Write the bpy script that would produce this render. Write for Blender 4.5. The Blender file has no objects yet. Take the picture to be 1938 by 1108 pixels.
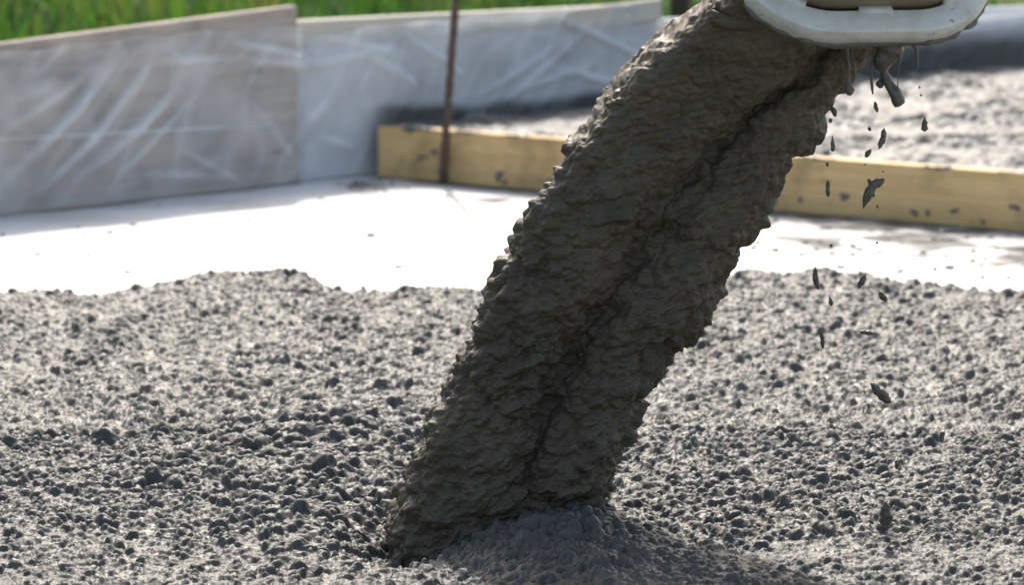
import bpy, bmesh, math, random
import numpy as np
from mathutils import Vector

S = bpy.context.scene
COL = S.collection
R = math.radians
rng = np.random.default_rng(11)
random.seed(11)

# ------------------------------------------------------------------ camera
F, CX, CY, H = 6000.0, 969.0, 554.0, 1.05
PITCH = R(9.03)
cam = bpy.data.cameras.new('camera')
cam.sensor_width = 36.0
cam.lens = 36.0 * F / 1938.0
cam.clip_start, cam.clip_end = 0.1, 2000.0
cam.dof.use_dof = True
cam.dof.focus_distance = 4.12
cam.dof.aperture_fstop = 7.0
co = bpy.data.objects.new('camera', cam)
co.location = (0, 0, H)
co.rotation_euler = (R(90) - PITCH, 0, 0)
COL.objects.link(co)
S.camera = co

# ------------------------------------------------------------------ light
SUN_EL, SUN_AZ = R(46), R(-3)          # azimuth from +Y, negative = to the left
sunv = Vector((math.sin(SUN_AZ) * math.cos(SUN_EL), math.cos(SUN_AZ) * math.cos(SUN_EL), math.sin(SUN_EL)))
w = bpy.data.worlds.new('World')
S.world = w
w.use_nodes = True
nt = w.node_tree
nt.nodes.clear()
sky = nt.nodes.new('ShaderNodeTexSky')
sky.sky_type = 'NISHITA'
sky.sun_disc = False
sky.sun_elevation = SUN_EL
sky.sun_rotation = SUN_AZ
sky.air_density, sky.dust_density, sky.ozone_density = 1.0, 4.0, 1.0
bg = nt.nodes.new('ShaderNodeBackground')
bg.inputs['Strength'].default_value = 0.15
wo = nt.nodes.new('ShaderNodeOutputWorld')
wb = nt.nodes.new('ShaderNodeMix')                 # the camera's white balance
wb.data_type, wb.blend_type = 'RGBA', 'MULTIPLY'
wb.inputs[0].default_value = 1.0
wb.inputs[7].default_value = (1.04, 1.0, 0.90, 1.0)
nt.links.new(sky.outputs[0], wb.inputs[6])
nt.links.new(wb.outputs[2], bg.inputs[0])
nt.links.new(bg.outputs[0], wo.inputs[0])
sun = bpy.data.lights.new('sun', 'SUN')
sun.energy = 2.2
sun.angle = R(0.9)
sun.color = (1.0, 0.96, 0.90)
so = bpy.data.objects.new('sun', sun)
so.rotation_euler = (-sunv).to_track_quat('-Z', 'Y').to_euler()
so.location = (-3, 8, 6)
COL.objects.link(so)

S.view_settings.view_transform = 'Standard'
S.view_settings.look = 'None'
S.view_settings.exposure = 0.92
S.view_settings.gamma = 1.0
S.view_settings.use_curve_mapping = False
S.cycles.max_bounces = 8
S.cycles.transparent_max_bounces = 12


# ------------------------------------------------------------------ helpers
def ray(px, py):
    a, b = (px - CX) / F, (py - CY) / F
    return np.array([a, math.cos(PITCH) - b * math.sin(PITCH), -math.sin(PITCH) - b * math.cos(PITCH)])


def PZ(px, py, z):                      # point of the level plane z seen at that place
    d = ray(px, py)
    t = (z - H) / d[2]
    return d * t + np.array([0, 0, H])


def PY(px, py, y):                      # point at distance y seen at that place
    d = ray(px, py)
    return d * (y / d[1]) + np.array([0, 0, H])


def proj(V):                            # place in the picture of world points
    x, y, z = V[..., 0], V[..., 1], V[..., 2] - H
    c, s = math.cos(PITCH), math.sin(PITCH)
    dep = y * c - z * s
    up = y * s + z * c
    return CX + F * x / dep, CY - F * up / dep


PERM = np.tile(np.random.default_rng(5).permutation(256), 3)
GR = np.random.default_rng(6).normal(size=(256, 3))
GR /= np.linalg.norm(GR, axis=1)[:, None]


def noise(x, y, z=0.0, seed=0):
    x, y, z = np.broadcast_arrays(np.asarray(x, float), np.asarray(y, float) + seed * 17.31, np.asarray(z, float) + seed * 7.77)
    xi, yi, zi = np.floor(x).astype(int), np.floor(y).astype(int), np.floor(z).astype(int)
    xf, yf, zf = x - xi, y - yi, z - zi
    u, v, q = [t * t * t * (t * (t * 6 - 15) + 10) for t in (xf, yf, zf)]
    out = 0
    for a in (0, 1):
        for b in (0, 1):
            for c in (0, 1):
                g = GR[PERM[PERM[PERM[(xi + a) & 255] + ((yi + b) & 255)] + ((zi + c) & 255)]]
                d = g[..., 0] * (xf - a) + g[..., 1] * (yf - b) + g[..., 2] * (zf - c)
                out = out + d * (u if a else 1 - u) * (v if b else 1 - v) * (q if c else 1 - q)
    return out * 1.5


def fbm(x, y, z=0.0, o=3, seed=0):
    r, a, f = 0, 1.0, 1.0
    for i in range(o):
        r = r + a * noise(x * f, y * f, z * f if not np.isscalar(z) else z, seed + i)
        a, f = a * 0.5, f * 2.03
    return r


def smooth(a, b, x):
    t = np.clip((x - a) / (b - a), 0, 1)
    return t * t * (3 - 2 * t)


def raw_mesh(name, V, faces):           # V (n,3), faces (m,k)
    me = bpy.data.meshes.new(name)
    V = np.ascontiguousarray(V, dtype=np.float32)
    faces = np.ascontiguousarray(faces, dtype=np.int32)
    m, k = faces.shape
    me.vertices.add(len(V))
    me.vertices.foreach_set('co', V.ravel())
    me.loops.add(m * k)
    me.loops.foreach_set('vertex_index', faces.ravel())
    me.polygons.add(m)
    me.polygons.foreach_set('loop_start', np.arange(0, m * k, k, dtype=np.int32))
    me.update(calc_edges=True)
    me.polygons.foreach_set('use_smooth', np.ones(m, dtype=bool))
    return me


def grid_faces(n, m, wrap=False, off=0):
    i, j = np.meshgrid(np.arange(n - 1), np.arange(m if wrap else m - 1), indexing='ij')
    j2 = (j + 1) % m
    f = np.stack([i * m + j, i * m + j2, (i + 1) * m + j2, (i + 1) * m + j], -1).reshape(-1, 4)
    return f + off


def attr(me, name, a):
    at = me.attributes.new(name, 'FLOAT', 'POINT')
    at.data.foreach_set('value', np.ascontiguousarray(a, dtype=np.float32).ravel())


def link(name, me, mat=None, parent=None, **kw):
    o = bpy.data.objects.new(name, me)
    if mat is not None and me is not None:
        if not me.materials:
            me.materials.append(mat)
    COL.objects.link(o)
    if parent is not None:
        o.parent = parent
    for k, v in kw.items():
        o[k] = v
    return o


def thing(name, label, category, group=None, me=None, mat=None, loc=None):
    o = link(name, me, mat)
    o['label'], o['category'] = label, category
    if group:
        o['group'] = group
    if loc is not None:
        o.location = loc
    return o


def box_mesh(name, P0, d, n, length, thick, z0, z1, z0b=None, z1b=None, bevel=0.003, segs=1):
    """a board that starts at P0, runs along d, goes back by thick along -n; heights may differ at its two ends"""
    z0b = z0 if z0b is None else z0b
    z1b = z1 if z1b is None else z1b
    bm = bmesh.new()
    d, n = np.array(d), np.array(n)
    vs = []
    for t, a, b in ((0, z0, z1), (length, z0b, z1b)):
        p = np.array(P0) + d * t
        q = p - n * thick
        vs += [bm.verts.new((p[0], p[1], a)), bm.verts.new((q[0], q[1], a)), bm.verts.new((q[0], q[1], b)), bm.verts.new((p[0], p[1], b))]
    for f in ((0, 1, 2, 3), (4, 7, 6, 5), (0, 4, 5, 1), (1, 5, 6, 2), (2, 6, 7, 3), (3, 7, 4, 0)):
        bm.faces.new([vs[i] for i in f])
    bmesh.ops.recalc_face_normals(bm, faces=bm.faces)
    bmesh.ops.bevel(bm, geom=list(bm.edges), offset=bevel, segments=segs, affect='EDGES', profile=0.7)
    me = bpy.data.meshes.new(name)
    bm.to_mesh(me)
    bm.free()
    return me


def tube_mesh(name, pts, rad, nseg=14, sub=4, lump=0.0, lf=90, seed=0, flat=1.0):
    """closed, tapering, lumpy body along a bent line"""
    pts, rad = np.array(pts, float), np.array(rad, float)
    k = len(pts)
    tt = np.linspace(0, k - 1, (k - 1) * sub + 1)
    i = np.clip(np.floor(tt).astype(int), 0, k - 2)
    f = (tt - i)[:, None]
    p0, p1, p2, p3 = pts[np.clip(i - 1, 0, k - 1)], pts[i], pts[i + 1], pts[np.clip(i + 2, 0, k - 1)]
    C = 0.5 * ((2 * p1) + (-p0 + p2) * f + (2 * p0 - 5 * p1 + 4 * p2 - p3) * f ** 2 + (-p0 + 3 * p1 - 3 * p2 + p3) * f ** 3)
    rr = rad[i] * (1 - smooth(0, 1, f[:, 0])) + rad[i + 1] * smooth(0, 1, f[:, 0])
    T = np.gradient(C, axis=0)
    T /= np.linalg.norm(T, axis=1)[:, None] + 1e-9
    ref = np.array([0.0, 1.0, 0.0])
    U = np.cross(T, ref)
    U /= np.linalg.norm(U, axis=1)[:, None] + 1e-9
    W = np.cross(T, U)
    th = np.linspace(0, 2 * math.pi, nseg, endpoint=False)
    V = C[:, None] + rr[:, None, None] * (np.cos(th)[None, :, None] * U[:, None] + flat * np.sin(th)[None, :, None] * W[:, None])
    if lump:
        dirv = V - C[:, None]
        nn = fbm(V[..., 0] * lf, V[..., 1] * lf, V[..., 2] * lf, 2, seed)
        V = C[:, None] + dirv * (1 + lump * nn)[..., None]
    n = len(C)
    VV = np.concatenate([V.reshape(-1, 3), C[:1], C[-1:]])
    me_f = [tuple(x) for x in grid_faces(n, nseg, True)]
    a, b = n * nseg, n * nseg + 1
    me_f += [(a, (j + 1) % nseg, j) for j in range(nseg)] + [(b, (n - 1) * nseg + j, (n - 1) * nseg + (j + 1) % nseg) for j in range(nseg)]
    me = bpy.data.meshes.new(name)
    me.from_pydata([tuple(v) for v in VV], [], me_f)
    me.polygons.foreach_set('use_smooth', np.ones(len(me_f), dtype=bool))
    me.update()
    return me


# ------------------------------------------------------------------ materials
class NT:
    def __init__(self, name):
        self.m = bpy.data.materials.new(name)
        self.m.use_nodes = True
        self.t = self.m.node_tree
        self.t.nodes.clear()
        self.out = self.n('ShaderNodeOutputMaterial')
        self.tc = self.n('ShaderNodeTexCoord')

    def n(self, typ, **kw):
        x = self.t.nodes.new(typ)
        for k, v in kw.items():
            setattr(x, k, v)
        return x

    def l(self, a, b):
        self.t.links.new(a, b)

    def noise(self, scale, detail=4, rough=0.55, vec=None, sc3=None):
        x = self.n('ShaderNodeTexNoise')
        x.inputs['Scale'].default_value = scale
        x.inputs['Detail'].default_value = detail
        x.inputs['Roughness'].default_value = rough
        v = vec or self.tc.outputs['Object']
        if sc3:
            mp = self.n('ShaderNodeMapping')
            mp.inputs['Scale'].default_value = sc3[0]
            if len(sc3) > 1:
                mp.inputs['Rotation'].default_value = sc3[1]
            self.l(v, mp.inputs['Vector'])
            v = mp.outputs[0]
        self.l(v, x.inputs['Vector'])
        return x.outputs['Fac']

    def ramp(self, fac, stops):
        r = self.n('ShaderNodeValToRGB')
        e = r.color_ramp.elements
        while len(e) < len(stops):
            e.new(0.5)
        for el, (p, c) in zip(e, stops):
            el.position = p
            el.color = (c, c, c, 1) if np.isscalar(c) else (*c, 1)
        self.l(fac, r.inputs[0])
        return r.outputs[0]

    def mix(self, fac, a, b, mode='MIX'):
        x = self.n('ShaderNodeMix', data_type='RGBA', blend_type=mode)
        for sock, v in ((x.inputs[0], fac), (x.inputs[6], a), (x.inputs[7], b)):
            if hasattr(v, 'links'):
                self.l(v, sock)
            elif np.isscalar(v):
                sock.default_value = v if sock == x.inputs[0] else (v, v, v, 1)
            else:
                sock.default_value = (*v, 1)
        return x.outputs[2]

    def attr(self, name):
        return self.n('ShaderNodeAttribute', attribute_name=name).outputs['Fac']

    def bump(self, h, dist, strength=1.0, prev=None):
        b = self.n('ShaderNodeBump')
        b.inputs['Distance'].default_value = dist
        b.inputs['Strength'].default_value = strength
        self.l(h, b.inputs['Height'])
        if prev is not None:
            self.l(prev, b.inputs['Normal'])
        return b.outputs[0]

    def principled(self, color, rough, normal=None, spec=0.5, coat=0.0, coat_rough=0.1, metal=0.0):
        p = self.n('ShaderNodeBsdfPrincipled')
        for k, v in (('Base Color', color), ('Roughness', rough), ('Specular IOR Level', spec), ('Coat Weight', coat), ('Coat Roughness', coat_rough), ('Metallic', metal)):
            s = p.inputs[k]
            if hasattr(v, 'links'):
                self.l(v, s)
            elif np.isscalar(v):
                s.default_value = v
            else:
                s.default_value = (*v, 1)
        if normal is not None:
            self.l(normal, p.inputs['Normal'])
        return p

    def done(self, sh):
        self.l(sh.outputs[0] if hasattr(sh, 'outputs') else sh, self.out.inputs[0])
        return self.m


def concrete_mat(name, c0, c1, r0, r1, coat, bump=0.0012, spec=0.5):
    t = NT(name)
    big = t.noise(9, 4)
    col = t.ramp(big, [(0.3, c0), (0.7, c1)])
    fine = t.noise(260, 4, 0.6)
    col = t.mix(0.35, col, t.ramp(fine, [(0.3, 0.35), (0.7, 0.9)]), 'OVERLAY')
    ro = t.ramp(t.noise(38, 3), [(0.35, r0), (0.65, r1)])
    nb = t.bump(t.noise(420, 3, 0.6), bump, 0.8, t.bump(t.noise(140, 3), bump * 2, 0.6))
    return t.done(t.principled(col, ro, nb, spec, coat, 0.18))


M_POOL = concrete_mat('wet_concrete', (0.046, 0.046, 0.042), (0.070, 0.070, 0.065), 0.44, 0.64, 0.04, spec=0.40)
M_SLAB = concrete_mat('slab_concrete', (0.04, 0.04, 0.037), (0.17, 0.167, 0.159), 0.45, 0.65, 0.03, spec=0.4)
M_DROP = concrete_mat('drip_concrete', (0.07, 0.058, 0.044), (0.105, 0.088, 0.068), 0.28, 0.42, 0.25)


def stream_mat():
    t = NT('falling_concrete')
    col = t.ramp(t.noise(11, 4), [(0.3, (0.066, 0.054, 0.037)), (0.72, (0.108, 0.090, 0.063))])
    st = t.noise(1.0, 4, 0.6, sc3=((70, 70, 320), (0, R(-14), 0)))
    col = t.mix(0.4, col, t.ramp(st, [(0.3, 0.32), (0.7, 0.85)]), 'OVERLAY')
    red = t.ramp(t.noise(6.5, 3), [(0.5, 0.0), (0.7, 0.35)])
    col = t.mix(red, col, (0.075, 0.048, 0.036))
    ro = t.ramp(t.noise(50, 3), [(0.35, 0.45), (0.65, 0.65)])
    nb = t.bump(st, 0.0011, 0.5, t.bump(t.noise(240, 4, 0.6), 0.0022, 0.7))
    return t.done(t.principled(col, ro, nb, 0.28, 0.03, 0.2))


M_STREAM = stream_mat()


def wood_mat(name, c0, c1, axis_rot, dirt=0.4, dirt_col=(0.12, 0.12, 0.115), rough=0.7):
    t = NT(name)
    g = t.noise(1.0, 5, 0.6, sc3=((5, 60, 75), (0, 0, -axis_rot)))
    # rotate first, then stretch along the board
    mp = t.n('ShaderNodeMapping', vector_type='TEXTURE')
    mp.inputs['Rotation'].default_value = (0, 0, axis_rot)
    mp.inputs['Scale'].default_value = (1 / 3.0, 1 / 40.0, 1 / 55.0)
    t.l(t.tc.outputs['Object'], mp.inputs[0])
    g = t.noise(1.0, 5, 0.6, vec=mp.outputs[0])
    col = t.ramp(g, [(0.3, c0), (0.7, c1)])
    d = t.ramp(t.noise(7, 4, 0.6), [(0.5, 0.0), (0.75, dirt)])
    col = t.mix(d, col, dirt_col)
    d2 = t.ramp(t.noise(3.1, 5, 0.65), [(0.52, 0.0), (0.72, dirt * 0.8)])
    col = t.mix(d2, col, tuple(0.45 * x for x in c0))
    mk = t.n('ShaderNodeMapping', vector_type='TEXTURE')
    mk.inputs['Rotation'].default_value = (0, 0, axis_rot)
    mk.inputs['Scale'].default_value = (0.22, 0.06, 0.06)
    t.l(t.tc.outputs['Object'], mk.inputs[0])
    vo = t.n('ShaderNodeTexVoronoi'); vo.inputs['Scale'].default_value = 1.0; t.l(mk.outputs[0], vo.inputs['Vector'])
    kn = t.ramp(vo.outputs['Distance'], [(0.06, 0.75), (0.16, 0.0)])
    col = t.mix(kn, col, tuple(0.3 * x for x in c0))
    nb = t.bump(g, 0.002, 0.6)
    return t.done(t.principled(col, rough, nb, 0.3))


# ------------------------------------------------------------------ layout of the form
D = np.array([0.721, 0.693, 0.0]); D /= np.linalg.norm(D)          # along the plastic covered wall
N = np.array([D[1], -D[0], 0.0])                                   # towards the camera side
B0 = np.array([-0.59, 8.50, 0.0])                                  # where the tall left boards end
WANG = math.atan2(D[1], D[0])


def wall_sv(px, py, off=0.0):           # wall coordinates (along, up) of a place in the picture
    d = ray(px, py)
    o = np.array([0, 0, H]) - (B0 + N * off)
    t = -np.dot(o, N) / np.dot(d, N)
    p = d * t + o
    return np.dot(p, D), p[2]


BL = PZ(716, 336, 0.0); BR = PZ(1938, 441, 0.0)                    # foot of the timber beam
BD = BR - BL; BD /= np.linalg.norm(BD)
BN = np.array([BD[1], -BD[0], 0.0])                                # its face looks at the camera
if BN[1] > 0: BN = -BN
BANG = math.atan2(BD[1], BD[0])
BEAM_H, BEAM_T = 0.143, 0.048

# ------------------------------------------------------------------ ground
t = NT('soil_and_grass')
col = t.ramp(t.noise(3.0, 5, 0.6), [(0.3, (0.035, 0.06, 0.015)), (0.55, (0.06, 0.10, 0.025)), (0.75, (0.09, 0.10, 0.04))])
M_GROUND = t.done(t.principled(col, 0.9, t.bump(t.noise(30, 4), 0.03), 0.2))
gx = np.concatenate([-np.geomspace(900, 3, 24), np.linspace(-2.5, 2.5, 11), np.geomspace(3, 900, 24)])
gy = np.concatenate([np.linspace(-60, 8, 12), np.linspace(9, 24, 31), np.geomspace(26, 1200, 24)])
GY, GX = np.meshgrid(gy, gx, indexing='ij')
GZ = -0.03 + 0.04 * fbm(GX * 0.4, GY * 0.4, 0.0, 2, 3)
GZ = np.where((GY < 12) & (np.abs(GX) < 4), -0.03 + 0 * GZ, GZ)
link('ground', raw_mesh('ground', np.stack([GX, GY, GZ], -1).reshape(-1, 3), grid_faces(len(gy), len(gx))), M_GROUND, kind='structure')

# ------------------------------------------------------------------ white sheet on the floor
t = NT('white_membrane')
stain_shade = t.attr('stain_shade')
spot = t.ramp(t.noise(16, 5, 0.65), [(0.60, 0.0), (0.68, 0.55)])
haze_ = t.ramp(t.noise(3.2, 6, 0.65, sc3=((1, 2, 1),)), [(0.42, 0.0), (0.72, 0.8)])
spt = t.n('ShaderNodeMath', operation='MULTIPLY'); t.l(spot, spt.inputs[0]); t.l(t.attr('speck'), spt.inputs[1])
col = t.mix(haze_, (0.70, 0.70, 0.695), (0.46, 0.45, 0.43))
col = t.mix(spt.outputs[0], col, (0.26, 0.25, 0.23))
stn = t.n('ShaderNodeMath', operation='MULTIPLY'); t.l(stain_shade, stn.inputs[0]); t.l(t.ramp(t.noise(9, 6, 0.65, sc3=((1, 2.2, 1),)), [(0.36, 0.45), (0.55, 1.0)]), stn.inputs[1])
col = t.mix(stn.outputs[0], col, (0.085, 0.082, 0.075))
rgh = t.mix(stn.outputs[0], t.ramp(t.noise(5, 3), [(0.3, 0.35), (0.7, 0.55)]), 0.9)
spc = t.mix(stn.outputs[0], 0.28, 0.1)
M_FLOOR = t.done(t.principled(col, rgh, t.bump(t.noise(20, 4), 0.004, 0.5), spc))
# grid in wall coordinates: along D, and out from the wall along N
fs = np.concatenate([np.linspace(-4.5, -1.6, 25), np.linspace(-1.55, 2.6, 300), np.linspace(2.7, 5, 16)])
fv = np.concatenate([np.linspace(-0.02, 4.0, 320), np.linspace(4.1, 8.0, 30)])
FV, FS = np.meshgrid(fv, fs, indexing='ij')
FP = B0 + D * FS[..., None] + N * FV[..., None]
FZ = 0.004 * fbm(FP[..., 0] * 2.5, FP[..., 1] * 2.5, 0.0, 3, 2)
fx, fy = proj(FP)


def seg_dist(x, y, a, b):
    a, b = np.array(a, float), np.array(b, float)
    ab = b - a
    tt = np.clip(((x - a[0]) * ab[0] + (y - a[1]) * ab[1]) / (ab @ ab), 0, 1)
    return np.hypot(x - a[0] - tt * ab[0], y - a[1] - tt * ab[1]), tt


for a, b, hgt, wid in (((1740, 540), (1990, 498), 0.012, 0.02), ((150, 455), (-60, 470), 0.006, 0.03), ((330, 505), (100, 520), 0.004, 0.03)):
    A_, B_ = PZ(*a, 0), PZ(*b, 0)
    dd, _ = seg_dist(FP[..., 0], FP[..., 1], A_[:2], B_[:2])
    FZ += hgt * np.exp(-(dd / wid) ** 2)
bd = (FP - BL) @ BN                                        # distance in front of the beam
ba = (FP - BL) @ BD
st_ = 1.25 * np.clip(1 - bd / 0.55, 0, 1) ** 0.8 * (bd > -0.02) * smooth(0.35, 1.2, ba) * (0.2 + 1.9 * smooth(-0.3, 0.25, fbm(FP[..., 0] * 5, FP[..., 1] * 3, 0.0, 3, 4))) * (1 + 1.2 * np.exp(-(bd / 0.16) ** 2))  # stains, and the beam's shade painted in along its foot
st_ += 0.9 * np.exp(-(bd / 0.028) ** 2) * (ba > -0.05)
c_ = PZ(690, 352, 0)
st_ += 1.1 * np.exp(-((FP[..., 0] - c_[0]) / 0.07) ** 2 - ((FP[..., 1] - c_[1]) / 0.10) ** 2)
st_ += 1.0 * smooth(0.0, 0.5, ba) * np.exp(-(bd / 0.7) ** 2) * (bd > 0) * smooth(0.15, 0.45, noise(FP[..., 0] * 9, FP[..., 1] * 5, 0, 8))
for x, y, rx, ry, a in ((455, 430, .016, .02, .7), (120, 448, .02, .03, .5), (465, 497, .014, .02, .8), (150, 456, .02, .02, .4), (340, 442, .03, .02, .35), (540, 497, .02, .02, .5), (700, 460, .015, .02, .6),
                        (830, 472, .02, .03, .6), (760, 400, .05, .03, .4), (900, 420, .06, .05, .45), (620, 430, .04, .03, .3), (250, 505, .03, .02, .4), (60, 500, .02, .03, .4), (880, 500, .04, .03, .4), (1790, 435, .05, .05, .9), (1545, 458, .018, .02, 1), (1640, 430, .03, .03, 1), (1665, 476, .012, .014, 1.2)):
    p_ = PZ(x, y, 0)
    st_ += 1.7 * a * np.exp(-((FP[..., 0] - p_[0]) / rx) ** 2 - ((FP[..., 1] - p_[1]) / ry) ** 2)
me = raw_mesh('white_sheet', np.stack([FP[..., 0], FP[..., 1], FZ], -1).reshape(-1, 3), grid_faces(len(fv), len(fs)))
attr(me, 'stain_shade', np.clip(st_, 0, 1))
attr(me, 'speck', 0.35 + 0.65 * smooth(0.0, 0.5, ba) * np.clip(1 - bd / 0.8, 0, 1))
link('floor', me, M_FLOOR, kind='structure')

# ------------------------------------------------------------------ poured concrete, the pool in front
# rows go away from the camera, columns fan out with distance (dense inside the view, coarse outside it)
ys = np.concatenate([np.linspace(2.6, 3.62, 60), np.linspace(3.625, 4.6, 470), np.linspace(4.603, 6.45, 470)])
us = np.concatenate([np.linspace(-0.46, -0.252, 40), np.linspace(-0.25, -0.178, 110), np.linspace(-0.1775, 0.1775, 880), np.linspace(0.178, 0.25, 110), np.linspace(0.252, 0.46, 40)])
n_, m_ = len(ys), len(us)
PYY = np.repeat(ys[:, None], m_, 1)
PXX = us[None, :] * PYY
crest = np.array([(-900, 560), (-300, 556), (0, 551), (130, 548), (200, 541), (300, 538), (380, 530), (470, 525), (540, 521), (580, 527), (625, 546), (720, 549), (900, 546), (1100, 545), (1370, 522), (1450, 519), (1560, 522), (1650, 523), (1720, 539), (1800, 545), (1938, 548), (2300, 550), (2900, 560)], float)
ZB = 0.105


def edge_y(px):
    yy = np.interp(px, crest[:, 0], crest[:, 1])
    a, b = (px - CX) / F, (yy - CY) / F
    dy, dz = math.cos(PITCH) - b * math.sin(PITCH), -math.sin(PITCH) - b * math.cos(PITCH)
    return (ZB + 0.006 - H) / dz * dy


base = ZB + 0.010 * fbm(PXX * 4.5, PYY * 3.5, 0.0, 3, 21) + 0.007 * noise(PXX * 14, PYY * 11, 0, 25) + 0.004 * noise(PXX * 34, PYY * 30, 0, 26) + 0.0030 * noise(PXX * 75, PYY * 75, 0, 27) + 0.0016 * noise(PXX * 150, PYY * 150, 0, 28)


def bumpat(px, py, sx, sy, h):
    p = PZ(px, py, ZB)
    return h * np.exp(-((PXX - p[0]) / sx) ** 2 - ((PYY - p[1]) / sy) ** 2)


base += bumpat(1060, 1015, 0.095, 0.085, 0.024) + bumpat(1150, 1060, 0.13, 0.14, 0.008)      # heap the stream falls on
base += bumpat(590, 820, 0.14, 0.13, 0.026) + bumpat(480, 900, 0.12, 0.10, 0.012)          # rim pushed up to the left
base += bumpat(770, 1000, 0.075, 0.16, -0.055) + bumpat(880, 900, 0.12, 0.20, -0.02)        # hollow beside the stream
base += bumpat(480, 545, 0.13, 0.25, 0.02) + bumpat(1500, 540, 0.14, 0.25, 0.012)
base += bumpat(1240, 840, 0.10, 0.12, 0.015) + bumpat(200, 1090, 0.3, 0.15, -0.012)
hm = np.exp(-((PXX - PZ(1080, 1040, ZB)[0]) / 0.15) ** 2 - ((PYY - PZ(1080, 1040, ZB)[1]) / 0.14) ** 2)
base += hm * (0.020 * (np.abs(noise(PXX * 22, PYY * 20, 0, 161)) - 0.25) + 0.010 * (np.abs(noise(PXX * 48, PYY * 44, 0, 162)) - 0.25))
Z = base.copy()
# lumps of aggregate
N_ST = 134000
sy_ = np.sqrt(rng.uniform(3.45 ** 2, 6.35 ** 2, N_ST))
su_ = rng.uniform(-0.25, 0.25, N_ST)
sr_ = np.clip(rng.lognormal(math.log(0.0050), 0.36, N_ST), 0.0024, 0.0120)
srough = noise(su_ * sy_ * 8, sy_ * 7, 0, 31)
px_, py_ = proj(np.stack([su_ * sy_, sy_, np.full(N_ST, ZB)], -1))
lumpy = np.exp(-((px_ - 600) / 230) ** 2 - ((py_ - 870) / 130) ** 2)                      # bigger lumps left of the stream
sr_ = np.clip(sr_ * (1 + 0.75 * lumpy), 0, 0.0175)
smallz = np.exp(-((px_ - 1090) / 190) ** 2 - ((py_ - 1040) / 75) ** 2)                    # finer on the heap
sr_ *= 1 + 0.15 * smallz
sunk = rng.uniform(-0.15, 0.95, N_ST) + 0.42 * srough + 0.25 * lumpy
asp = rng.uniform(0.42, 1.0, N_ST); ang = rng.normal(0.1, 0.8, N_ST)
ph = rng.uniform(0, 6.28, (N_ST, 2)); amp = rng.uniform(0.06, 0.26, N_ST)
WXX = PXX + 0.0036 * noise(PXX * 90, PYY * 90, 0, 33) + 0.0019 * noise(PXX * 210, PYY * 210, 0, 35)
WYY = PYY + 0.0036 * noise(PXX * 90, PYY * 90, 0, 34) + 0.0019 * noise(PXX * 210, PYY * 210, 0, 36)
sex = rng.uniform(0.42, 0.95, N_ST)
tlx, tly = rng.uniform(-0.55, 0.55, N_ST), rng.uniform(-0.55, 0.55, N_ST)
flat = rng.uniform(0.6, 1.0, N_ST)
sunk -= 0.4 * smooth(950, 1080, py_) * (1 - smallz)
for k in np.argsort(sr_):
    r = sr_[k]; sy = sy_[k]; sx = su_[k] * sy
    i0, i1 = np.searchsorted(ys, (sy - r * 1.3, sy + r * 1.3))
    j0, j1 = np.searchsorted(us, ((sx - r * 1.3) / sy, (sx + r * 1.3) / sy))
    if i1 - i0 < 2 or j1 - j0 < 2:
        continue
    dx = WXX[i0:i1, j0:j1] - sx; dy = WYY[i0:i1, j0:j1] - sy
    c, s = math.cos(ang[k]), math.sin(ang[k])
    a = (dx * c + dy * s); b = (-dx * s + dy * c) / asp[k]
    th = np.arctan2(b, a)
    q = np.hypot(a, b) / (r * (1 + amp[k] * np.sin(2 * th + ph[k, 0]) + 0.6 * amp[k] * np.sin(3 * th + ph[k, 1])))
    prof = np.clip(1 - q * q, 0, 1) ** sex[k] * r * 0.95 * flat[k] * (1 + (tlx[k] * dx + tly[k] * dy) / r)
    zc = base[min((i0 + i1) // 2, n_ - 1), min((j0 + j1) // 2, m_ - 1)] + r * (sunk[k] - 0.45)
    Zs = Z[i0:i1, j0:j1]
    np.maximum(Zs, np.where(q < 1, zc + prof, -9), out=Zs)
# paste that sticks the lumps together, and a small relief on everything
for _ in range(1):
    Zp = np.pad(Z, 1, mode='edge')
    Z = 0.56 * Z + 0.11 * (Zp[2:, 1:-1] + Zp[:-2, 1:-1] + Zp[1:-1, 2:] + Zp[1:-1, :-2])
Z += 0.0024 * noise(PXX * 120, PYY * 120, Z * 120, 41) + 0.0011 * noise(PXX * 300, PYY * 300, Z * 300, 42)
ppx, _ = proj(np.stack([PXX, PYY, np.full_like(PXX, ZB)], -1))
EY = edge_y(ppx) + 0.035 * fbm(PXX * 7, 3.0, 0.0, 3, 51)
fall = smooth(0.0, 0.16, PYY - EY)
Z = Z * (1 - fall) + (-0.035) * fall
link('fresh_concrete', raw_mesh('fresh_concrete', np.stack([PXX, PYY, Z], -1).reshape(-1, 3), grid_faces(n_, m_)), M_POOL, kind='structure')

# ------------------------------------------------------------------ slab behind the beam
ss = np.linspace(0, 1, 400); vv = np.linspace(0, 1, 460)
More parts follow.
